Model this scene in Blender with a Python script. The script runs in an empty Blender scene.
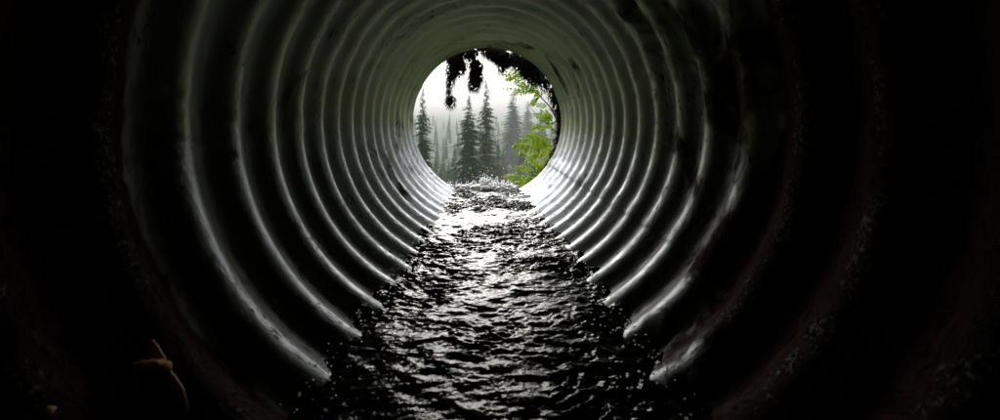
import bpy, math, random
import numpy as np
from mathutils import Vector
random.seed(7)
RNG = np.random.default_rng(11)
PI = math.pi
S = bpy.context.scene
col = S.collection

# ------------------------------------------------------------------ noise
_T = RNG.random((64, 64, 64)).astype(np.float32)
def vnoise(x, y, z):
    xi = np.floor(x).astype(int); yi = np.floor(y).astype(int); zi = np.floor(z).astype(int)
    fx = x-xi; fy = y-yi; fz = z-zi
    fx = fx*fx*fx*(fx*(fx*6-15)+10); fy = fy*fy*fy*(fy*(fy*6-15)+10); fz = fz*fz*fz*(fz*(fz*6-15)+10)
    x0 = xi & 63; x1 = (xi+1) & 63; y0 = yi & 63; y1 = (yi+1) & 63; z0 = zi & 63; z1 = (zi+1) & 63
    def L(a, b, t): return a+(b-a)*t
    return L(L(L(_T[x0,y0,z0], _T[x1,y0,z0], fx), L(_T[x0,y1,z0], _T[x1,y1,z0], fx), fy),
             L(L(_T[x0,y0,z1], _T[x1,y0,z1], fx), L(_T[x0,y1,z1], _T[x1,y1,z1], fx), fy), fz)*2-1
def fbm(x, y, z, o=4, g=.5):
    s = 0; a = 1.0
    for i in range(o):
        s = s+a*vnoise(x*2**i+i*17.3, y*2**i+i*5.7, z*2**i+i*9.1); a *= g
    return s
def sstep(a, b, x):
    t = np.clip((x-a)/(b-a), 0, 1); return t*t*(3-2*t)

# ------------------------------------------------------------------ object helpers
def tag(o, label=None, cat=None, group=None, kind=None):
    if label: o['label'] = label
    if cat: o['category'] = cat
    if group: o['group'] = group
    if kind: o['kind'] = kind
    return o
def empty(name, loc=(0,0,0)):
    o = bpy.data.objects.new(name, None); col.objects.link(o); o.location = loc
    o.empty_display_size = .2
    return o
def link(name, me, mat, parent=None, smooth=True):
    o = bpy.data.objects.new(name, me); col.objects.link(o)
    me.materials.append(mat)
    if smooth: me.polygons.foreach_set('use_smooth', [True]*len(me.polygons))
    if parent: o.parent = parent
    return o
def mesh(name, V, F):
    me = bpy.data.meshes.new(name); me.from_pydata([tuple(map(float, v)) for v in V], [], F); me.update()
    return me
def grid_mesh(name, P, closed_u=False):
    """P: (rows, cols, 3) array"""
    n, m, _ = P.shape
    idx = np.arange(n*m).reshape(n, m)
    if closed_u: nxt = np.roll(idx, -1, axis=1); a = idx[:-1]; b = nxt[:-1]; c = nxt[1:]; d = idx[1:]
    else: a = idx[:-1,:-1]; b = idx[:-1,1:]; c = idx[1:,1:]; d = idx[1:,:-1]
    F = np.stack([a, b, c, d], -1).reshape(-1, 4)
    me = bpy.data.meshes.new(name)
    me.vertices.add(n*m); me.vertices.foreach_set('co', P.reshape(-1).astype(np.float32))
    me.loops.add(F.size); me.loops.foreach_set('vertex_index', F.reshape(-1).astype(np.int32))
    me.polygons.add(len(F)); me.polygons.foreach_set('loop_start', np.arange(0, F.size, 4, dtype=np.int32))
    me.update(calc_edges=True); me.validate()
    return me

class MB:
    def __init__(s): s.V = []; s.F = []
    def tube(s, pts, rads, n=6, cap=True):
        pts = [Vector(p) for p in pts]; b0 = len(s.V)
        for i, p in enumerate(pts):
            t = (pts[min(i+1, len(pts)-1)]-pts[max(i-1, 0)]).normalized()
            u = t.cross(Vector((0.13, .21, 1))); u = u.normalized() if u.length > 1e-4 else Vector((1,0,0))
            v = t.cross(u)
            for k in range(n):
                a = 2*PI*k/n; s.V.append(p+(u*math.cos(a)+v*math.sin(a))*rads[i])
        for i in range(len(pts)-1):
            for k in range(n):
                k2 = (k+1) % n
                s.F.append((b0+i*n+k, b0+i*n+k2, b0+(i+1)*n+k2, b0+(i+1)*n+k))
        if cap:
            s.F.append(tuple(b0+k for k in reversed(range(n)))); e = b0+(len(pts)-1)*n
            s.F.append(tuple(e+k for k in range(n)))
    def poly(s, pts):
        b = len(s.V); s.V += [Vector(p) for p in pts]; s.F.append(tuple(range(b, b+len(pts))))
    def blob(s, c, r, rough=.25, seed=0, sub=2):
        """noisy lump: a lat-long ball, displaced"""
        nu, nv = (10, 7) if sub == 2 else ((7, 5) if sub == 1 else (20, 14))
        b = len(s.V); c = Vector(c); r = Vector(r) if hasattr(r, '__len__') else Vector((r, r, r))
        rows = []
        for j in range(1, nv):
            for i in range(nu):
                th = PI*j/nv; ph = 2*PI*i/nu
                d = Vector((math.sin(th)*math.cos(ph), math.sin(th)*math.sin(ph), math.cos(th)))
                k = 1+rough*random.uniform(-1, 1)
                s.V.append(c+Vector((d.x*r.x, d.y*r.y, d.z*r.z))*k)
        top = len(s.V); s.V.append(c+Vector((0,0,r.z))); bot = len(s.V); s.V.append(c-Vector((0,0,r.z)))
        for j in range(nv-2):
            for i in range(nu):
                i2 = (i+1) % nu
                s.F.append((b+j*nu+i, b+(j+1)*nu+i, b+(j+1)*nu+i2, b+j*nu+i2))
        for i in range(nu):
            i2 = (i+1) % nu
            s.F.append((top, b+i, b+i2)); s.F.append((bot, b+(nv-2)*nu+i2, b+(nv-2)*nu+i))
    def build(s, name, mat, parent=None, smooth=True):
        return link(name, mesh(name, s.V, s.F), mat, parent, smooth)

# ------------------------------------------------------------------ material helpers
class NT:
    def __init__(s, name):
        s.m = bpy.data.materials.new(name); s.m.use_nodes = True; s.t = s.m.node_tree; s.t.nodes.clear()
        s.out = s.n('ShaderNodeOutputMaterial')
    def n(s, typ, **kw):
        nd = s.t.nodes.new(typ)
        for k, v in kw.items():
            if k in nd.bl_rna.properties: setattr(nd, k, v)
        return nd
    def l(s, a, b): s.t.links.new(a, b)
    def set(s, sock, v):
        if hasattr(v, 'links') or isinstance(v, bpy.types.NodeSocket): s.l(v, sock)
        else: sock.default_value = v
    def math(s, op, a, b=None, c=None, clamp=False):
        nd = s.n('ShaderNodeMath', operation=op, use_clamp=clamp)
        s.set(nd.inputs[0], a)
        if b is not None: s.set(nd.inputs[1], b)
        if c is not None: s.set(nd.inputs[2], c)
        return nd.outputs[0]
    def noise(s, vec, scale, detail=4, rough=.55, dist=0):
        nd = s.n('ShaderNodeTexNoise'); s.l(vec, nd.inputs['Vector'])
        nd.inputs['Scale'].default_value = scale; nd.inputs['Detail'].default_value = detail
        nd.inputs['Roughness'].default_value = rough; nd.inputs['Distortion'].default_value = dist
        return nd.outputs['Fac']
    def mapr(s, v, a, b, c=0., d=1., smooth=True):
        nd = s.n('ShaderNodeMapRange', interpolation_type='SMOOTHSTEP' if smooth else 'LINEAR')
        s.set(nd.inputs[0], v)
        for i, q in enumerate((a, b, c, d)): nd.inputs[i+1].default_value = q
        return nd.outputs[0]
    def mix(s, f, a, b, blend='MIX'):
        nd = s.n('ShaderNodeMix', data_type='RGBA', blend_type=blend)
        s.set(nd.inputs[0], f)
        s.set(nd.inputs[6], a if not isinstance(a, tuple) else (*a, 1))
        s.set(nd.inputs[7], b if not isinstance(b, tuple) else (*b, 1))
        return nd.outputs[2]
    def scalev(s, vec, v3):
        nd = s.n('ShaderNodeMapping'); s.l(vec, nd.inputs[0]); nd.inputs['Scale'].default_value = v3
        return nd.outputs[0]
    def bump(s, h, dist, strength=1., normal=None):
        nd = s.n('ShaderNodeBump'); s.l(h, nd.inputs['Height'])
        nd.inputs['Distance'].default_value = dist; nd.inputs['Strength'].default_value = strength
        if normal: s.l(normal, nd.inputs['Normal'])
        return nd.outputs[0]
    def pbr(s, color, rough=.6, metal=0., normal=None, spec=.5, **kw):
        p = s.n('ShaderNodeBsdfPrincipled')
        s.set(p.inputs['Base Color'], (*color, 1) if isinstance(color, tuple) else color)
        s.set(p.inputs['Roughness'], rough); s.set(p.inputs['Metallic'], metal)
        s.set(p.inputs['Specular IOR Level'], spec)
        if normal: s.l(normal, p.inputs['Normal'])
        for k, v in kw.items(): s.set(p.inputs[k.replace('_', ' ')], v)
        return p.outputs[0]
    def done(s, sh): s.l(sh, s.out.inputs[0]); return s.m
    def pos(s): return s.n('ShaderNodeTexCoord').outputs['Object']

# ------------------------------------------------------------------ dimensions (metres); pipe axis = world Y axis
R = .75              # inner radius on the ridges
PITCH = .2264
Y1 = 1.0673          # a ridge
YEND = 4.50          # outfall lip
AMP = .0172
YBACK = -9.0
CAM = Vector((-.016, 0, -.0225))
FPX = 444.0
def at(px, py, d):   # a picture point at distance d in front of the camera
    return Vector((CAM.x+(px-485.5)/FPX*d, d, CAM.z-(py-124)/FPX*d))

# ---- materials
def mat_pipe():
    t = NT('galvanised_steel_corrugated'); P = t.pos()
    sep = t.n('ShaderNodeSeparateXYZ'); t.l(P, sep.inputs[0]); x, y, z = sep.outputs
    n1 = t.noise(P, 3.0, 5); n2 = t.noise(P, 14, 6, .65); n3 = t.noise(P, 70, 4, .6)
    # streaks that run down the wall (stretched along the hoop, short along the axis)
    st = t.noise(t.scalev(P, (4, 26, 4)), 1.6, 5, .6)
    zz = t.math('ADD', z, t.math('MULTIPLY', t.math('SUBTRACT', n2, .5), .12))
    zz = t.math('ADD', zz, t.math('MULTIPLY', x, .045))
    low = t.math('ADD', t.math('MULTIPLY', t.mapr(zz, -.03, -.09, 0, 1), .45), t.math('MULTIPLY', t.mapr(zz, -.02, -.30, 0, 1), .55))                       # scoured by high water below this line
    line = t.math('MULTIPLY', t.mapr(zz, -.16, -.06, 0, 1), low)
    upper = t.mix(t.mapr(n1, .35, .7), (.48, .51, .30), (.34, .36, .215))
    upper = t.mix(t.mapr(st, .5, .75, 0, .55), upper, (.50, .50, .40))
    zinc = t.mix(t.mapr(n2, .3, .72), (.46, .49, .53), (.29, .31, .34))
    zinc = t.mix(t.mapr(st, .48, .72, 0, .6), zinc, (.58, .61, .655))
    zinc = t.mix(t.mapr(n3, .6, .72, 0, .6), zinc, (.10, .095, .085))
    c = t.mix(low, upper, zinc)
    c = t.mix(t.math('MULTIPLY', line, .35), c, (.16, .15, .12))
    # grooves coloured darker than the ridges, most of all low down and upstream
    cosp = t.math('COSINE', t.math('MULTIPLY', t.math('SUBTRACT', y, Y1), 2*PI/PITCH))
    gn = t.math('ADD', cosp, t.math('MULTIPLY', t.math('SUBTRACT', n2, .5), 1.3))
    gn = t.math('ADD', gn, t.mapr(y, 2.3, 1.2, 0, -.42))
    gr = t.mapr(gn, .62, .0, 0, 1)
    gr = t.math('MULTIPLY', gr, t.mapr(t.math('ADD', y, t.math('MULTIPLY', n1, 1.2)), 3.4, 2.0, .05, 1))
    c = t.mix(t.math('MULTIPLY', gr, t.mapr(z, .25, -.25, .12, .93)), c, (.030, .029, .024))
    # rusting and mud, more on the right hand side, with upstream shade painted in
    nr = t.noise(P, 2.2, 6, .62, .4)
    up = t.mapr(y, 1.00, .82, 0, .5)  # dimness of the pipe round the camera, put into the wall colour
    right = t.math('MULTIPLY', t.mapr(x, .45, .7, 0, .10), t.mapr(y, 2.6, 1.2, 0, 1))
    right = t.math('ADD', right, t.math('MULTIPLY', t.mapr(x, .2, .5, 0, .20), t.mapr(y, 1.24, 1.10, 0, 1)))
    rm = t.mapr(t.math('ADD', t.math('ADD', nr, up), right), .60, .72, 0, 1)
    rust_and_shade = t.mix(t.mapr(n3, .35, .7), (.046, .015, .011), (.065, .030, .022))
    c = t.mix(t.math('MULTIPLY', rm, .93), c, rust_and_shade)
    # clots of dried silt
    mud = t.noise(t.scalev(P, (1, 2.2, 1)), 22, 6, .72, .8)
    mm = t.math('MULTIPLY', t.mapr(mud, .56, .62, 0, 1), t.mapr(t.math('ADD', n1, t.math('ADD', right, t.math('MULTIPLY', up, .4))), .5, .62, 0, 1))
    c = t.mix(mm, c, (.022, .019, .016))
    # pale mineral crust flecks on the upstream ridges
    fl = t.math('MULTIPLY', t.mapr(t.noise(P, 95, 4, .7), .53, .60), t.mapr(cosp, .45, .9))
    fl = t.math('MULTIPLY', fl, t.math('MULTIPLY', t.mapr(t.noise(P, 9, 4, .7), .46, .60), t.mapr(y, 1.7, 1.0)))
    c = t.mix(t.math('MULTIPLY', fl, .9), c, (.50, .49, .47))
    rg = t.mapr(n2, .3, .7, .34, .52)
    rough = t.n('ShaderNodeMix'); t.l(low, rough.inputs[0]); rough.inputs[2].default_value = .5; t.l(rg, rough.inputs[3])
    ro = t.math('ADD', rough.outputs[0], t.math('MULTIPLY', rm, .45), clamp=True)
    ro = t.math('ADD', ro, t.math('MULTIPLY', mm, .2), clamp=True)
    me = t.math('MULTIPLY', t.math('ADD', t.math('MULTIPLY', low, .38), .30), t.math('SUBTRACT', 1., t.math('MAXIMUM', gr, t.math('MAXIMUM', rm, mm))))
    h = t.math('ADD', t.math('MULTIPLY', n3, .5), t.math('MULTIPLY', n2, .6))
    h = t.math('ADD', h, t.math('MULTIPLY', mm, 1.4))
    h = t.math('ADD', h, t.math('MULTIPLY', t.math('MULTIPLY', rm, t.noise(P, 40, 5, .7)), 1.3))
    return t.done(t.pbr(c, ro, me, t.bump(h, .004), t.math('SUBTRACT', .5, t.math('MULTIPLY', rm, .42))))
def mat_water():
    t = NT('dark_running_water'); P = t.pos()
    n = t.noise(t.scalev(P, (1, .8, 1)), 60, 3, .6)
    return t.done(t.pbr((.006, .007, .006), .11, 0., t.bump(n, .0035), .34, IOR=1.333))
def mat_foam():
    t = NT('white_water_foam'); P = t.pos()
    return t.done(t.pbr((.93, .94, .95), .3, 0., t.bump(t.noise(P, 120, 3), .003), .6, Subsurface_Weight=1., Subsurface_Scale=.03, Subsurface_Radius=(1., 1., 1.)))
def mat_simple(name, c1, c2, scale, rough=.8, bump=.01, spec=.3, wet=None):
    t = NT(name); P = t.pos(); n = t.noise(P, scale, 6, .65); n2 = t.noise(P, scale*.23, 3)
    c = t.mix(t.mapr(n, .35, .65), c1, c2)
    return t.done(t.pbr(c, rough, 0., t.bump(t.math('ADD', n, n2), bump), spec))
def mat_leaf(name, c1, c2, trans=.45, scale=3.):
    t = NT(name); P = t.pos()
    info = t.n('ShaderNodeNewGeometry').outputs['Random Per Island']
    f = t.math('ADD', t.math('MULTIPLY', info, .6), t.math('MULTIPLY', t.noise(P, scale, 3), .5), clamp=True)
    c = t.mix(t.mapr(f, .2, .85), c1, c2)
    p = t.pbr(c, .6, 0., None, .12)
    tr = t.n('ShaderNodeBsdfTranslucent'); t.l(c, tr.inputs[0])
    mx = t.n('ShaderNodeMixShader'); mx.inputs[0].default_value = trans
    t.l(p, mx.inputs[1]); t.l(tr.outputs[0], mx.inputs[2])
    return t.done(mx.outputs[0])
M_PIPE = mat_pipe(); M_WATER = mat_water(); M_FOAM = mat_foam()
M_ZBOLT = mat_simple('dull_zinc_bolt', (.26, .26, .20), (.16, .15, .11), 60, .5, .001)
M_SOIL = mat_simple('dark_forest_soil', (.030, .022, .015), (.055, .042, .028), 5, .9, .03)
M_GROUND = mat_simple('mossy_forest_floor', (.022, .050, .010), (.045, .075, .020), 1.5, .95, .15)
M_ROOT = mat_simple('wet_root_fibre', (.016, .011, .008), (.034, .024, .017), 60, .8, .004)
M_BARK = mat_simple('conifer_bark', (.07, .055, .045), (.12, .10, .085), 9, .9, .02)
M_TWIG = mat_simple('peeled_orange_twig', (.90, .42, .10), (.75, .30, .07), 60, .5, .001)
M_TWIG2 = mat_simple('pale_weathered_root', (.24, .19, .15), (.12, .09, .075), 40, .7, .001)
M_STEM = mat_simple('shrub_bark', (.05, .035, .022), (.10, .07, .045), 40, .7, .002)
M_NEEDLE = mat_leaf('conifer_needles', (.012, .060, .005), (.034, .100, .010), .3, .8)
M_LEAF = mat_leaf('young_lime_leaves', (.22, .39, .015), (.50, .62, .035), .55, 9)
M_LEAF2 = mat_leaf('deep_green_leaves', (.055, .12, .02), (.14, .24, .03), .45, 5)

# ------------------------------------------------------------------ the culvert
def pipe_rad(y): return R+2*AMP*(1-.34*sstep(2.2, 4.2, y))*(.5*(1-np.cos(2*PI*(y-Y1)/PITCH)))**1.0
def build_pipe():
    NA = 512
    ys = np.concatenate([np.arange(YBACK, -.5, PITCH/10), np.arange(-.5, YEND, PITCH/22), [YEND]])
    th = np.linspace(0, 2*PI, NA, endpoint=False)
    Y, TH = np.meshgrid(ys, th, indexing='ij')
    r = pipe_rad(Y)
    # dents and plate unevenness
    cx, cz = np.cos(TH), np.sin(TH)
    r = r+.0022*fbm(cx*1.1+3, Y*.6, cz*1.1, 2)
    # encrustation on the upstream rings and the right hand wall
    m = sstep(.0, .5, fbm(cx*2.5, Y*1.8+4, cz*2.5, 3)+.9*sstep(1.5, .4, Y)*1.0+.5*sstep(.3, .9, cx)*sstep(2.4, 1.2, Y)-.35)
    r = r-m*.005*np.abs(fbm(cx*14, Y*17, cz*14, 4))
    # lap seams: each plate edge sits over the next one
    for a0 in (math.radians(15), math.radians(104), math.radians(150), math.radians(250), math.radians(325)):
        d = (TH-a0+PI) % (2*PI)-PI
        r = r-.0045*sstep(0, .012, d)*sstep(.16, .04, d)
    P = np.stack([r*cx, Y+.004*fbm(cx*1, Y, cz*1, 1), r*cz], -1)
    me = grid_mesh('culvert_pipe', P, True)
    root = empty('culvert_pipe')
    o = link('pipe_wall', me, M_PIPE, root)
    # grid_mesh winding: make the inside the front and give the plate a thickness outward
    md = o.modifiers.new('sheet', 'SOLIDIFY'); md.thickness = .005; md.offset = 1
    bm_ = MB()
    prof = [(.0075, -.004), (.0075, .001), (.0066, .0035), (.004, .0052), (.0, .0056)]
    for (q, h) in prof[:-1]:
        for k in range(6): bm_.V.append(Vector((q*math.cos(PI*k/3), q*math.sin(PI*k/3), h)))
    for a_ in range(len(prof)-2):
        for k in range(6): bm_.F.append((a_*6+k, a_*6+(k+1) % 6, (a_+1)*6+(k+1) % 6, (a_+1)*6+k))
    bm_.F.append(tuple((len(prof)-2)*6+k for k in range(6)))
    bme = mesh('bolt', bm_.V, bm_.F); bme.materials.append(M_ZBOLT)
    for a0 in (math.radians(18), math.radians(154)):
        for k in range(1, 15):
            b = bpy.data.objects.new('bolt', bme); col.objects.link(b); b.parent = root
            y = Y1+k*PITCH; rr = R-.0035
            b.location = (rr*math.cos(a0), y, rr*math.sin(a0))
            b.rotation_euler = Vector((-math.cos(a0), 0, -math.sin(a0))).to_track_quat('Z', 'Y').to_euler()
    return tag(root, 'long corrugated galvanised steel culvert pipe with scoured lower half, stream running inside', 'culvert')
PIPE = build_pipe()

# ------------------------------------------------------------------ the stream in the pipe, spilling over the lip
def water_z(y):
    return -R*(.822+.10*np.clip(y, -1, YEND)/YEND)
def build_water():
    ya = np.arange(.70, YEND+.02, .0052)
    yb = np.arange(YBACK, .70, .05)
    yc = YEND+.02+np.concatenate([np.linspace(.01, .16, 24), np.linspace(.2, 1.5, 24)])
    ys = np.concatenate([yb, ya, yc])
    NX = 270
    u = np.linspace(-1, 1, NX)
    Y, U = np.meshgrid(ys, u, indexing='ij')
    Z = water_z(Y)
    half = np.sqrt((R+2*AMP+.012)**2-Z**2)
    half = np.where(Y > YEND, half*(1-.10*np.clip((Y-YEND)/1.0, 0, 1)), half)
    X = U*half
    # ripples: short choppy waves carried down the pipe, running a little stronger mid-stream
    w1 = fbm(X*13+.6*np.sin(Y*5), Y*15, X*0+1.3, 2)
    wx = X+.020*w1; wy = Y+.03*vnoise(X*8, Y*6, X*0+3)
    w2 = fbm(wx*27, wy*44+w1, X*0+4.1, 3, .6)
    w3 = vnoise(wx*70+w2, wy*95, X*0+6.1)
    rid = 1-np.abs(fbm(wx*20, wy*34, X*0+7.7, 3, .5))
    big = fbm(X*3.1, Y*2.6, X*0+2.2, 2)
    patch = .35+1.15*sstep(-.45, .55, fbm(X*4.3+5, Y*3.1, X*0+8.8, 2))
    amp = (.75+.35*np.abs(U)**2*sstep(1.2, 3.5, Y)+.35*sstep(2.5, 4.4, Y))
    h = (.0085*w1+(.0072*w2+.0030*w3+.0065*(rid-.6))*patch+.010*big)*amp+.010*U
    # wake where the water laps the ridges
    h = h+.010*np.exp(-((1-np.abs(U))/.10)**2)*(.5+np.cos(2*PI*(Y-Y1)/PITCH))*sstep(5, 4, Y)
    h = h+.018*np.clip(fbm(X*6, Y*5.5, X*0+5.5, 3)+.1, 0, 1)*np.exp(-((1-np.abs(U))/.13)**2)*sstep(5, 4, Y)
    fall = np.clip(Y-YEND-.0, 0, None)
    Z = Z+h-1.05*fall**1.8
    P = np.stack([X, Y, Z], -1)
    o = link('stream', grid_mesh('stream', P), M_WATER)
    return tag(o, 'dark choppy stream running down the pipe and over the lip', 'water', kind='structure')
build_water()

# foam and flying drops at the lip
def build_foam():
    mb = MB()
    zl = float(water_z(YEND))
    hw = math.sqrt(R*R-zl*zl)
    for i in range(1500):                       # frothy crest
        x = random.uniform(-hw*1.0, hw*1.0)
        y = YEND-.03+random.gauss(.0, .05)
        k = random.random()**2
        z = zl+.012+.040*k-.6*max(0, y-YEND)**1.5
        r = random.uniform(.004, .012)
        mb.blob((x, y, z), (r*random.uniform(.9, 2.2), r*random.uniform(.8, 1.6), r*random.uniform(.6, 1.2)), .3, sub=1)
    for cx, s in ((-.30, .6), (-.17, .7), (.0, 1.3), (.02, 1.0), (.09, 1.0), (-.03, 1.1), (.16, .8), (.24, .6), (-.38, .6)):
        n = int(80*s)
        for i in range(n):                     # leaping jets: strings of drops
            t = random.random()
            a = random.gauss(0, .45)
            hgt = .13*s*random.uniform(.35, 1)
            x = cx+hgt*math.sin(a)*t*1.3+random.gauss(0, .006); z = zl+.02+hgt*t*math.cos(a)
            r = .0100*(1-.6*t)*random.uniform(.5, 1.1)
            mb.blob((x, YEND+.02+random.gauss(0, .03), z), (r, r, r*1.6), .3, sub=1)
    for i in range(150):                       # loose drops
        x = random.gauss(0, .26); z = zl+random.random()**1.6*.22+.01; r = random.uniform(.0015, .0042)
        if x*x+z*z < (R-.03)**2: mb.blob((x, YEND+random.gauss(.0, .08), z), r, .1, sub=1)
    o = mb.build('foam', M_FOAM)
    tag(o, 'white foam and leaping drops at the pipe lip', 'foam', kind='stuff')
build_foam()

# flecks of broken water on the stream further up and along its edges
def build_flecks():
    mb = MB()
    for i in range(520):
        y = random.uniform(.9, 2.4) if random.random() < .5 else random.uniform(1.0, 4.3); side = random.choice((-1, 1)); z = float(water_z(y))
        hw = math.sqrt((R+.02)**2-z*z)
        x = side*hw*(1-abs(random.gauss(0, .12))); r = random.uniform(.0009, .0026)*(1.2 if random.random() < .1 else 1)
        mb.blob((x, y, z+.012+abs(random.gauss(0, .012))), (r*1.4, r, r), .25, sub=1)
    tag(mb.build('spray', M_FOAM), 'small white drops thrown up along both edges of the stream', 'spray', kind='stuff')
build_flecks()

# ------------------------------------------------------------------ land outside
def ground_z(x, y):
    x = np.asarray(x, float); y = np.asarray(y, float)
    d = y-YEND
    z = -1.15-.155*np.clip(d, 0, 46)-.4*sstep(0, 3, d)
    z = z+.035*np.clip(d-62, 0, 80)+.05*np.clip(d-142, 0, None)          # the far valley side climbs into the cloud
    z = z+.020*np.clip(np.abs(x)-3, 0, 40)**1.15                        # the stream lies in a gully
    z = z+(.10+.012*np.clip(d, 0, 60))*fbm(x*.12+9, y*.12, x*0, 4)
    z = z-.35*np.exp(-(x/1.1)**2)*sstep(-.2, 1.5, d)
    return z
def build_ground():
    a = np.concatenate([-np.geomspace(230, 8, 50), np.linspace(-7.6, 7.6, 64), np.geomspace(8, 230, 50)])
    ys = np.concatenate([np.linspace(-230, -12, 24), np.linspace(-11, 4, 26), np.linspace(4.2, 22, 70), np.geomspace(23, 330, 110)])
    Y, X = np.meshgrid(ys, a, indexing='ij')
    Z = ground_z(X, Y)
    o = link('ground', grid_mesh('ground', np.stack([X, Y, Z], -1)), M_GROUND)
    tag(o, 'mossy forest floor falling away from the pipe mouth', 'ground', kind='structure')
    # the stream carries on below the fall
    ys = np.linspace(YEND+.9, 60, 160); us = np.linspace(-1, 1, 14)
    Y, U = np.meshgrid(ys, us, indexing='ij')
    X = U*(.55+.25*vnoise(Y*.3, Y*0, Y*0)); Z = ground_z(X*0, Y)+.10+.05*fbm(X*6, Y*4, X*0, 3)
    tag(link('creek', grid_mesh('creek', np.stack([X, Y, Z], -1)), M_WATER), 'shallow creek below the pipe mouth', 'water', kind='structure')
    # the road bank that the pipe runs through
    ang = np.linspace(0, 2*PI, 181); s = np.concatenate([[0, .02, .06, .12, .2, .32, .5, .75, 1.1, 1.5, 2., 2.6, 3.3, 4.1, 5, 6, 7.2, 8.6, 10.5, 13, 17, 23, 32, 45]])
    Sg, A = np.meshgrid(s, ang, indexing='ij')
    rr = R+2*AMP+.004+Sg
    X = rr*np.cos(A); Z = rr*np.sin(A)
    X = np.where(Sg > 4, X*(1+.15*(Sg-4)), X)
    back = np.clip(Z+.9, 0, None)*.62+.02*Sg
    Yb = YEND-.05-back-.12*np.abs(fbm(X*1.3, Z*1.3, X*0, 4))*sstep(0, .3, Sg)+.0*X
    top = 2.6+.3*fbm(X*.3, Yb*.3, X*0, 3)
    over = np.clip(Z-top, 0, None)
    Yb = Yb-over*1.0; Z = Z-over
    o = link('road_embankment', grid_mesh('road_embankment', np.stack([X, Yb, Z], -1)), M_SOIL)
    tag(o, 'dark earth bank round the pipe mouth', 'embankment', kind='structure')
build_ground()

# ------------------------------------------------------------------ root clumps hanging over the mouth
def root_clump(name, lobes, strands, label, hair=.06):
    """lobes: (px,py,r_px,depth) lumps of matted root; strands: (px,py,len_px) loose threads"""
    d0 = YEND+.06
    mb = MB(); k = d0/FPX
    for (px, py, rx, rz) in lobes:
        rx *= 1.12; rz *= 1.12; c = at(px, py, d0)
        n = max(6, int(rx*rz*.75))
        mb.blob(c, (rx*k*.5, .03, rz*k*.65), .3)
        for i in range(n):
            a = random.uniform(0, 2*PI); q = math.sqrt(random.random())*.85
            p = c+Vector((math.cos(a)*q*rx*k, random.uniform(-.03, .05), math.sin(a)*q*rz*k))
            r = random.uniform(.2, .5)*min(rx, rz)*k*.6
            mb.blob(p, (r, r, r*random.uniform(.9, 1.5)), .38)
        for i in range(int((rx+rz)*20)):                          # matted fibre ends all round, mostly downward
            a = random.uniform(0, 2*PI)
            p = c+Vector((math.cos(a)*rx*k*.85, random.uniform(-.04, .05), math.sin(a)*rz*k*.85))
            dr = Vector((math.cos(a)*.7+random.gauss(0, .4), random.gauss(0, .4), math.sin(a)*.5-.7+random.gauss(0, .4))).normalized()
            L = random.uniform(.3, 1.2)*hair
            pts = [p]; 
            for j in range(3): dr = (dr+Vector((random.gauss(0, .35), random.gauss(0, .35), -.3))).normalized(); pts.append(pts[-1]+dr*L/3)
            w = random.uniform(.0008, .0028)
            mb.tube(pts, [w, w*.9, w*.7, w*.3], 3)
    for (px, py, L) in strands:
        p = at(px, py, d0+random.uniform(-.03, .04)); pts = [p]
        m = 6
        for j in range(m): pts.append(pts[-1]+Vector((random.gauss(0, .12)*L*k/m*2, random.gauss(0, .1)*L*k/m, -L*k/m)))
        w = random.uniform(.0015, .004)
        mb.tube(pts, [w*(1-.7*j/m) for j in range(m+1)], 4)
    o = mb.build(name, M_ROOT); tag(o, label, 'hanging roots', 'root clumps hanging round the pipe mouth')
    return o
root_clump('root_clump', [(455,58,7,9),(452,70,5,9),(459,66,6,8),(450,82,3,6),(449,94,1.6,5),(451,101,3.5,5.5)], [(449,86,16),(452,100,9),(447,96,6),(456,76,9),(454,78,14),(462,70,8),(464,66,9)],
           'long ragged dark root clump with a small knot at its tip')
root_clump('root_clump', [(476,66,6,6),(476,76,6.2,8),(474,84,5,6),(470,56,5,4)], [(470,86,7),(474,88,8),(478,88,7),(481,80,9),(469,88,5)],
           'rounded dark root clump dangling beside the longest clump, in front of two spires')
root_clump('root_clump', [(499,55,8,8),(506,60,6,7),(493,54,6,5),(502,66,3,5),(513,58,6,6)], [(498,62,8),(502,68,7),(506,64,8),(492,58,7),(510,62,8)],
           'short thick root clump under the crown of the pipe mouth')
root_clump('root_clump', [(523,64,9,8),(531,70,9,9),(538,76,6,7),(534,80,5,4),(545,84,4,6)], [(526,72,9),(531,78,9),(538,84,8),(542,88,12),(546,88,10)],
           'widest dark root clump at the upper right of the pipe mouth')
root_clump('root_clump', [(554,94,4,8),(558,104,4,10),(561,118,4,11),(561,132,4,11),(559,146,4,10),(555,158,4,9),(550,169,4,8)], [(548,94,12),(551,108,14),(554,122,12),(553,138,10),(550,150,12)],
           'thin curtain of dark roots down the right side of the pipe mouth')
root_clump('root_clump', [(462,51,8,4),(482,49,9,3.5),(470,52,7,3),(489,51,6,4),(452,53,6,3.5),(445,57,5,3)], [(466,54,6),(480,51,6),(485,53,7),(488,54,8)],
           'low fringe of matted roots along the top edge of the pipe mouth')

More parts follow.
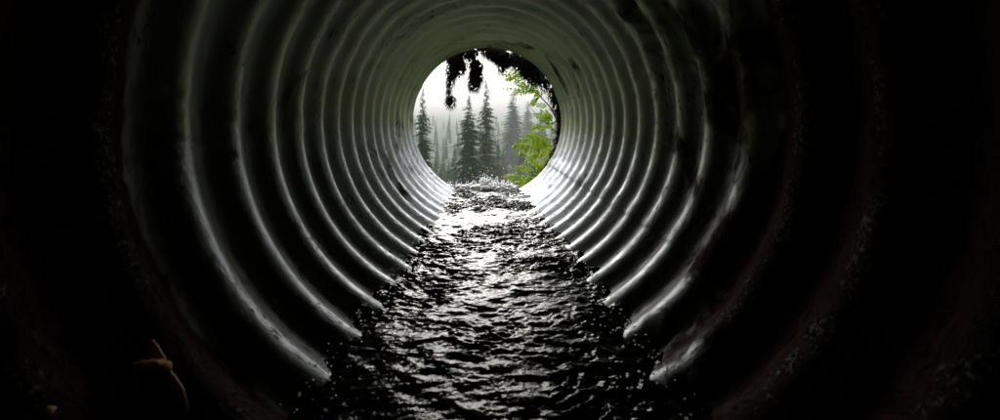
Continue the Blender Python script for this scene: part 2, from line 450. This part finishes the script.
# ------------------------------------------------------------------ leafy shrub on the right of the mouth
def leaflet(mb, p, d, n, L, W):
    """serrated leaflet: a bent 8-sided face pair"""
    s = d.cross(n).normalized()
    mid = [p, p+d*L*.33-n*L*.02, p+d*L*.68-n*L*.08, p+d*L-n*L*.2]
    w = [.05, .5, .38, .0]
    for sg in (-1, 1):
        side = []
        for i in range(3):
            side.append(mid[i]+s*sg*W*w[i]+n*W*.12+d*L*.03)
            side.append(mid[i]*.45+mid[i+1]*.55+s*sg*W*(w[i]*.35+w[i+1]*.5))
        pts = mid+side[::-1]
        mb.poly(pts if sg > 0 else pts[::-1])
def frond(mb, st, p0, p1, W, pairs, droop=.12, terr=.0):
    """compound leaf: midrib with toothed leaflets left and right"""
    p0 = Vector(p0); p1 = Vector(p1); ax = p1-p0; L = ax.length
    n0 = Vector((random.gauss(0, .25), -.55, .85)).normalized()
    pts = []
    for i in range(7):
        t = i/6; pts.append(p0+ax*t+Vector((0, 0, -droop*L*t*t)))
    st.tube(pts, [.0022*(1-.7*i/6) for i in range(7)], 4)
    for i in range(pairs):
        t = .12+.88*i/(pairs-1); f = t*6; j = min(5, int(f)); p = pts[j].lerp(pts[j+1], f-j)
        d = (pts[j+1]-pts[j]).normalized()
        sd = d.cross(n0).normalized()
        lw = W*(math.sin(PI*min(1, .15+.85*t))**.6*.9+.1)*random.uniform(.75, 1.15)
        if i == pairs-1: leaflet(mb, p, d, n0, lw*1.1, lw*.5); continue
        for sg in (-1, 1):
            dd = (sd*sg+d*.55+Vector((random.gauss(0, .15), random.gauss(0, .15), random.gauss(0, .12)-.1))).normalized()
            nn = (n0+Vector((random.gauss(0, .3), random.gauss(0, .3), 0))).normalized()
            leaflet(mb, p, dd, nn, lw, lw*.42)
bush = empty('leafy_shrub', at(566, 190, 5.2))
tag(bush, 'bright lime green shrub with toothed compound leaves leaning in from the right bank', 'shrub')
def rel(o, p): return Vector(p)-o.location
FOL = {}; STK = MB()
def spray(px0, py0, px1, py1, W, pairs, d=5.0, mat=None, thick=1.0, forks=0):
    lf, st = FOL.setdefault((mat or M_LEAF).name, (MB(), STK))
    p0 = at(px0, py0, d)-bush.location; p1 = at(px1, py1, d+random.uniform(-.2, .2))-bush.location
    frond(lf, st, p0, p1, W*1.25, pairs)
    for i in range(forks):
        t = random.uniform(.05, .75); q = p0.lerp(p1, t); a = random.choice((-1, 1))
        e = q+(p1-p0)*random.uniform(.3, .5)+Vector((random.gauss(0, .03), random.gauss(0, .08), a*random.uniform(.03, .10)))
        frond(lf, st, q, e, W, max(5, pairs-3))
# main woody stems
def woody(pts, r0, r1):
    mb = MB(); P = [at(x, y, d)-bush.location for x, y, d in pts]
    Q = []
    for i in range(len(P)-1):
        for k in range(4): Q.append(P[i].lerp(P[i+1], k/4)+Vector((random.gauss(0, .003), random.gauss(0, .003), random.gauss(0, .003))))
    Q.append(P[-1]); n = len(Q)
    mb.tube(Q, [r0+(r1-r0)*i/(n-1) for i in range(n)], 7)
    mb.build('stem', M_STEM, bush)
woody([(566,190,5.2),(563,150,5.1),(558,122,5.0),(551,108,5.0),(540,96,5.0),(532,86,5.0),(527,76,5.0)], .012, .004)
woody([(558,122,5.0),(548,124,5.0),(538,118,5.0),(530,106,5.0)], .006, .002)
woody([(563,150,5.1),(552,150,5.1),(540,146,5.1)], .006, .002)
woody([(566,190,5.2),(550,180,5.3),(536,176,5.3),(528,170,5.3)], .008, .003)
woody([(540,96,5.0),(531,90,5.0),(521,86,5.0)], .004, .0015)
for a in ((538,94,510,74,.07,9,4.9,None,1,1),(528,78,498,66,.06,9,4.95,None,1,2),(544,98,524,84,.07,9,4.95,None,1,2),(534,88,512,80,.06,9,5.,None,1,1),(554,118,540,108,.07,8,5.,None,1,1),(530,80,496,70,.06,9,4.95,None,1,1),(534,84,506,62,.05,8,5.05,None,1,1),(540,92,520,70,.065,9,5.05,None,1,2),(545,100,560,84,.06,8,5.1,None,1,2),
          (536,92,500,84,.055,9,4.9,None,1,1),(532,92,508,92,.05,8,5.1,None,1,0),(548,108,530,98,.06,8,5.,None,1,1),(550,112,562,100,.06,8,5.1,None,1,1),
          (552,118,532,112,.07,9,5.05,None,1,2),(556,122,538,128,.06,8,5.15,None,1,1),(548,128,528,122,.055,8,5.2,None,1,1),
          (554,140,516,136,.085,11,4.95,None,1,2),(556,146,514,146,.09,12,5.0,None,1,2),(556,148,524,156,.08,10,5.1,None,1,1),(545,138,530,130,.06,8,5.1,None,1,1),
          (540,174,513,163,.060,10,5.3,M_LEAF,1,2),(544,180,505,176,.065,12,5.35,M_LEAF,1,3),(536,184,508,188,.06,9,5.4,M_LEAF,1,1),(545,176,528,154,.06,9,5.3,M_LEAF,1,1),
          (552,166,530,160,.06,9,5.3,M_LEAF,1,1),(556,154,534,160,.06,9,5.1,M_LEAF,1,1),(550,184,522,194,.07,9,5.3,M_LEAF2,1,2),(552,160,545,140,.06,8,5.4,M_LEAF,1,1),
          (548,172,532,184,.08,9,5.45,M_LEAF2,1,2),(552,166,536,168,.07,9,5.4,M_LEAF2,1,2),(534,170,520,156,.06,9,5.5,M_LEAF2,1,1),(556,134,546,120,.06,8,5.3,M_LEAF2,1,1)):
    spray(*a)

for k_, (lf, st) in FOL.items():
    l = lf.build('foliage', bpy.data.materials[k_], bush, smooth=False)
STK.build('leaf_stalks', M_STEM, bush)
# ------------------------------------------------------------------ conifers
def conifer_meshes(H, Wd, seed, dens=1.0):
    random.seed(seed)
    tr = MB(); n = 10; lean = [Vector((random.gauss(0, .02)*i, random.gauss(0, .02)*i, H*i/n)) for i in range(n+1)]
    tr.tube(lean, [max(.02, .017*H*(1-i/n)) for i in range(n+1)], 8)
    cr = MB()
    z = H*.10; 
    while z < H*.995:
        t = z/H
        L = Wd*.5*min(1., (1-t)*1.22+.03)**.82*random.uniform(.72, 1.12)
        nb = max(3, int(round((6+3*(1-t))*dens)))
        ph0 = random.uniform(0, 2*PI)
        for b in range(nb):
            if random.random() < .10: continue
            ph = ph0+2*PI*b/nb+random.gauss(0, .2); Lb = L*random.uniform(.55, 1.2)
            c, s = math.cos(ph), math.sin(ph)
            z0 = z+random.gauss(0, .08)
            up = .25*(t-.35); m = max(3, int(Lb/.15)); 
            for k in range(m):
                q = (k+.6)/m; rr = Lb*q
                zz = z0+Lb*(up*q-.42*q*q)+.05*Lb*(q**4)
                w = (.34*(1-q)+.17)*min(1., Lb/1.1)
                base = Vector((c*rr, s*rr, zz))
                for e in range(4):
                    sd = random.choice((-1, 1))*random.uniform(.3, 1.)
                    dv = Vector((c*.65-s*sd, s*.65+c*sd, -.42+random.gauss(0, .15))).normalized()
                    ln = w*random.uniform(.8, 1.7); wd = Vector((-dv.y, dv.x, random.gauss(0, .5))).normalized()*ln*.17
                    p = base+Vector((random.gauss(0, .03), random.gauss(0, .03), random.gauss(0, .04)))
                    cr.poly([p-wd*.5, p+dv*ln*.55-wd, p+dv*ln-Vector((0,0,ln*.15)), p+dv*ln*.5+wd, p+wd*.5])
            # thin limb
            tr.tube([(0,0,z0), (c*Lb*.5, s*Lb*.5, z0+Lb*(up*.5-.1)), (c*Lb*.85, s*Lb*.85, z0+Lb*(up*.85-.3))], [.022, .012, .004], 3, False)
        z += (.20+.16*(1-t))*random.uniform(.75, 1.3)/dens
    return mesh('trunk', tr.V, tr.F), mesh('crown', cr.V, cr.F)
VAR = [conifer_meshes(14., 4.4, 3), conifer_meshes(16., 3.5, 5), conifer_meshes(15., 5.2, 9), conifer_meshes(12., 3.4, 15)]
protos = []
def conifer(var, px, toppy, dist, width=None, label=None, group='conifers standing in the mist'):
    x = CAM.x+(px-485.5)/FPX*dist; y = dist
    zb = float(ground_z(x, y))-.15
    ztop = CAM.z-(toppy-124)/FPX*dist
    H0, W0 = ((14., 4.4), (16., 3.5), (15., 5.2), (12., 3.4))[var]
    sc = (ztop-zb)/H0; sw = sc if width is None else width/FPX*dist/W0
    root = empty('conifer_tree', (x, y, zb)); root.rotation_euler.z = random.uniform(0, 6.28)
    root.scale = (sw, sw, sc)
    tm, cm = VAR[var]
    for nm, me, mt in (('trunk', tm, M_BARK), ('crown', cm, M_NEEDLE)):
        o = bpy.data.objects.new(nm, me); col.objects.link(o); o.parent = root
        if not me.materials: me.materials.append(mt)
    tag(root, label, 'conifer', group)
    return root
random.seed(21)
conifer(1, 423, 88, 23, 33, 'dark narrow conifer at the far left edge of the view through the pipe')
conifer(0, 469, 95, 25, 54, 'broadest and darkest conifer, middle of the view through the pipe')
conifer(1, 486, 80, 31, 37, 'tallest conifer with a thin spire, right behind the broadest one')
conifer(2, 513, 93, 84, 42, 'misty blunt topped conifer standing behind the lime green leaves')
conifer(1, 528, 101, 118, 24, 'paler misty conifer just right of the blunt topped one')
conifer(3, 541, 110, 96, 24, 'misty conifer almost hidden behind the lime green shrub')
conifer(3, 498, 134, 40, 17, 'small young conifer to the right of the tallest spire')
conifer(3, 454, 150, 46, 16, 'small young conifer at the left foot of the broadest conifer')
conifer(3, 436, 152, 50, 16, 'small young conifer beside the dark narrow conifer on the left')
FAR = 'far conifers fading into the cloud on the valley side'
n = 0
for d in (118, 135, 155, 175, 198, 222):
    wpx = 14+700/d
    px = 395+random.uniform(0, wpx)
    while px < 585:
        zb = float(ground_z((px-485)/FPX*d, d)); H = random.choice((random.uniform(3, 6), random.uniform(4, 8)))
        py = 124-(zb+H)/d*FPX
        conifer(random.choice((0, 1, 2, 3)), px+random.gauss(0, 3), py, d+random.gauss(0, 4), None,
                'faint grey conifer fading into the cloud on the far valley side', FAR)
        px += wpx*random.uniform(.55, 1.15)
YG = 'young conifers in the gully beyond the stream'
for (px, py, d) in ((430,158,44),(443,150,62),(449,160,48),(455,142,70),(462,164,42),(494,150,58),(503,146,66),(506,162,46),(520,140,62),(534,150,50),(547,140,64),(556,152,55),(441,166,40),(499,168,38),(418,160,45),(437,140,84),(446,136,92),(458,133,98)):
    conifer(random.choice((0, 2, 3)), px, py, d, None, 'short young conifer in the gully, dim in the mist below the taller spires', YG)
# low growth on the gully floor and sides
def brush():
    mb = MB(); random.seed(5)
    for i in range(4200):
        y = random.uniform(16, 66); x = random.uniform(-.26, .26)*y
        zg = float(ground_z(x, y))
        h = random.uniform(.3, 1.5)*(1 if random.random() < .8 else 1.7)
        for k in range(9):
            p = Vector((x+random.gauss(0, .35), y+random.gauss(0, .35), zg+random.uniform(0, h)))
            d = Vector((random.gauss(0, 1), random.gauss(0, 1), random.gauss(.5, .6))).normalized()
            s = d.cross(Vector((random.gauss(0, 1), random.gauss(0, 1), 1))).normalized(); L = random.uniform(.12, .34)*y/50
            mb.poly([p, p+d*L*.5+s*L*.3, p+d*L, p+d*L*.5-s*L*.3])
    tag(mb.build('undergrowth', M_NEEDLE, smooth=False), 'dense low green undergrowth on the gully floor', 'undergrowth', kind='stuff')
brush()

# ------------------------------------------------------------------ debris close to the camera, lower left
def twig(name, segs, mat, label, cat):
    mb = MB()
    for pts, r0, r1 in segs:
        P = [at(*p) for p in pts]; Q = []
        for i in range(len(P)-1):
            for k in range(5): Q.append(P[i].lerp(P[i+1], k/5)+Vector((random.gauss(0, .0008), random.gauss(0, .0008), random.gauss(0, .0008))))
        Q.append(P[-1]); m = len(Q)
        mb.tube(Q, [(r0+(r1-r0)*i/(m-1))*random.uniform(.88, 1.15) for i in range(m)], 8)
    o = mb.build(name, mat); tag(o, label, cat); return o
def wall_d(px, py, inset):
    rr = math.hypot(px-485.5, py-124); return FPX*(R-inset)/rr
twig('broken_twig', [([(188,424,wall_d(188,424,.0)),(178,392,wall_d(178,392,.02)),(164,370,wall_d(164,370,.03)),(156,352,wall_d(156,352,.03)),(150,342,wall_d(150,342,.02))], .011, .007),
                     ([(166,368,wall_d(166,368,.03)),(150,366,wall_d(150,366,.04)),(130,370,wall_d(130,370,.03))], .011, .013)], M_TWIG,
     'short forked orange brown twig stuck to the lower left pipe wall', 'twig')
twig('bent_stick', [([(48,428,wall_d(48,428,.0)),(42,415,wall_d(42,415,.02)),(34,400,wall_d(34,400,.01))], .017, .010)], M_TWIG,
     'orange stick end poking up in the bottom left corner', 'twig')
twig('thin_root', [([(-6,268,wall_d(-6,268,-.01)),(12,312,wall_d(12,312,.0)),(30,345,wall_d(30,345,.0)),(52,390,wall_d(52,390,.0)),(70,428,wall_d(70,428,-.01))], .003, .004)], M_TWIG2,
     'thin pale root running down the far left of the pipe wall', 'root')

# ------------------------------------------------------------------ haze
def haze():
    x0, x1, y0, y1, z0, z1 = -232, 232, -232, 333, -18, 26
    V = [(x, y, z) for x in (x0, x1) for y in (y0, y1) for z in (z0, z1)]
    F = [(0,1,3,2), (4,6,7,5), (0,4,5,1), (2,3,7,6), (0,2,6,4), (1,5,7,3)]
    t = NT('mist')
    v = t.n('ShaderNodeVolumePrincipled'); v.inputs['Color'].default_value = (.97, .98, 1., 1); v.inputs['Density'].default_value = .0023
    v.inputs['Anisotropy'].default_value = 0.
    t.l(v.outputs[0], t.out.inputs[1])
    o = link('haze', mesh('haze', V, F), t.m, smooth=False)
    tag(o, 'pale even mist filling the valley', 'mist', kind='stuff')
haze()

# ------------------------------------------------------------------ light
EL, AZ = math.radians(21), math.radians(-6)          # sun ahead of the camera, slightly left, behind cloud
w = bpy.data.worlds.new('World'); S.world = w; w.use_nodes = True; nt = w.node_tree; nt.nodes.clear()
sky = nt.nodes.new('ShaderNodeTexSky'); sky.sky_type = 'NISHITA'; sky.sun_disc = False
sky.sun_elevation = EL; sky.sun_rotation = AZ; sky.dust_density = 6; sky.air_density = 1.5; sky.ozone_density = 1
hs = nt.nodes.new('ShaderNodeHueSaturation'); hs.inputs['Saturation'].default_value = .12
bg = nt.nodes.new('ShaderNodeBackground'); bg.inputs[1].default_value = .15
wo = nt.nodes.new('ShaderNodeOutputWorld')
nt.links.new(sky.outputs[0], hs.inputs['Color']); tc = nt.nodes.new('ShaderNodeTexCoord'); sp = nt.nodes.new('ShaderNodeSeparateXYZ'); nt.links.new(tc.outputs['Generated'], sp.inputs[0])
mr = nt.nodes.new('ShaderNodeMapRange'); nt.links.new(sp.outputs[2], mr.inputs[0])          # overcast: bright overhead, dull at the horizon
for i_, q_ in enumerate((.19, .65, .195, 2.1)): mr.inputs[i_+1].default_value = q_
vm = nt.nodes.new('ShaderNodeVectorMath'); vm.operation = 'SCALE'; nt.links.new(hs.outputs[0], vm.inputs[0]); nt.links.new(mr.outputs[0], vm.inputs[3])
nt.links.new(vm.outputs[0], bg.inputs[0]); nt.links.new(bg.outputs[0], wo.inputs[0])
sl = bpy.data.lights.new('sun', 'SUN'); sl.energy = .95; sl.angle = math.radians(40); sl.color = (1, .97, .93)
so = bpy.data.objects.new('sun', sl); col.objects.link(so)
dirv = Vector((math.sin(AZ)*math.cos(EL), math.cos(AZ)*math.cos(EL), math.sin(EL)))
so.rotation_euler = (-dirv).to_track_quat('-Z', 'Y').to_euler(); so.location = dirv*60+Vector((0, 0, 10))

# ------------------------------------------------------------------ camera
cd = bpy.data.cameras.new('camera'); cam = bpy.data.objects.new('camera', cd); col.objects.link(cam); S.camera = cam
cam.location = CAM; cam.rotation_euler = (PI/2, 0, 0)
cd.sensor_width = 36; cd.lens = 36*FPX/1000; cd.shift_x = .0145; cd.shift_y = -.086
cd.clip_start = .02; cd.clip_end = 1500
cd.dof.use_dof = True; cd.dof.focus_distance = 3.; cd.dof.aperture_fstop = 4.

S.render.engine = 'CYCLES'
S.cycles.use_denoising = True
try: S.cycles.denoiser = 'OPENIMAGEDENOISE'
except Exception: pass
S.cycles.max_bounces = 12; S.cycles.diffuse_bounces = 6; S.cycles.glossy_bounces = 6; S.cycles.volume_bounces = 3
S.cycles.sample_clamp_indirect = 8
S.view_settings.view_transform = 'Standard'; S.view_settings.look = 'None'; S.view_settings.gamma = 1
S.view_settings.exposure = .75
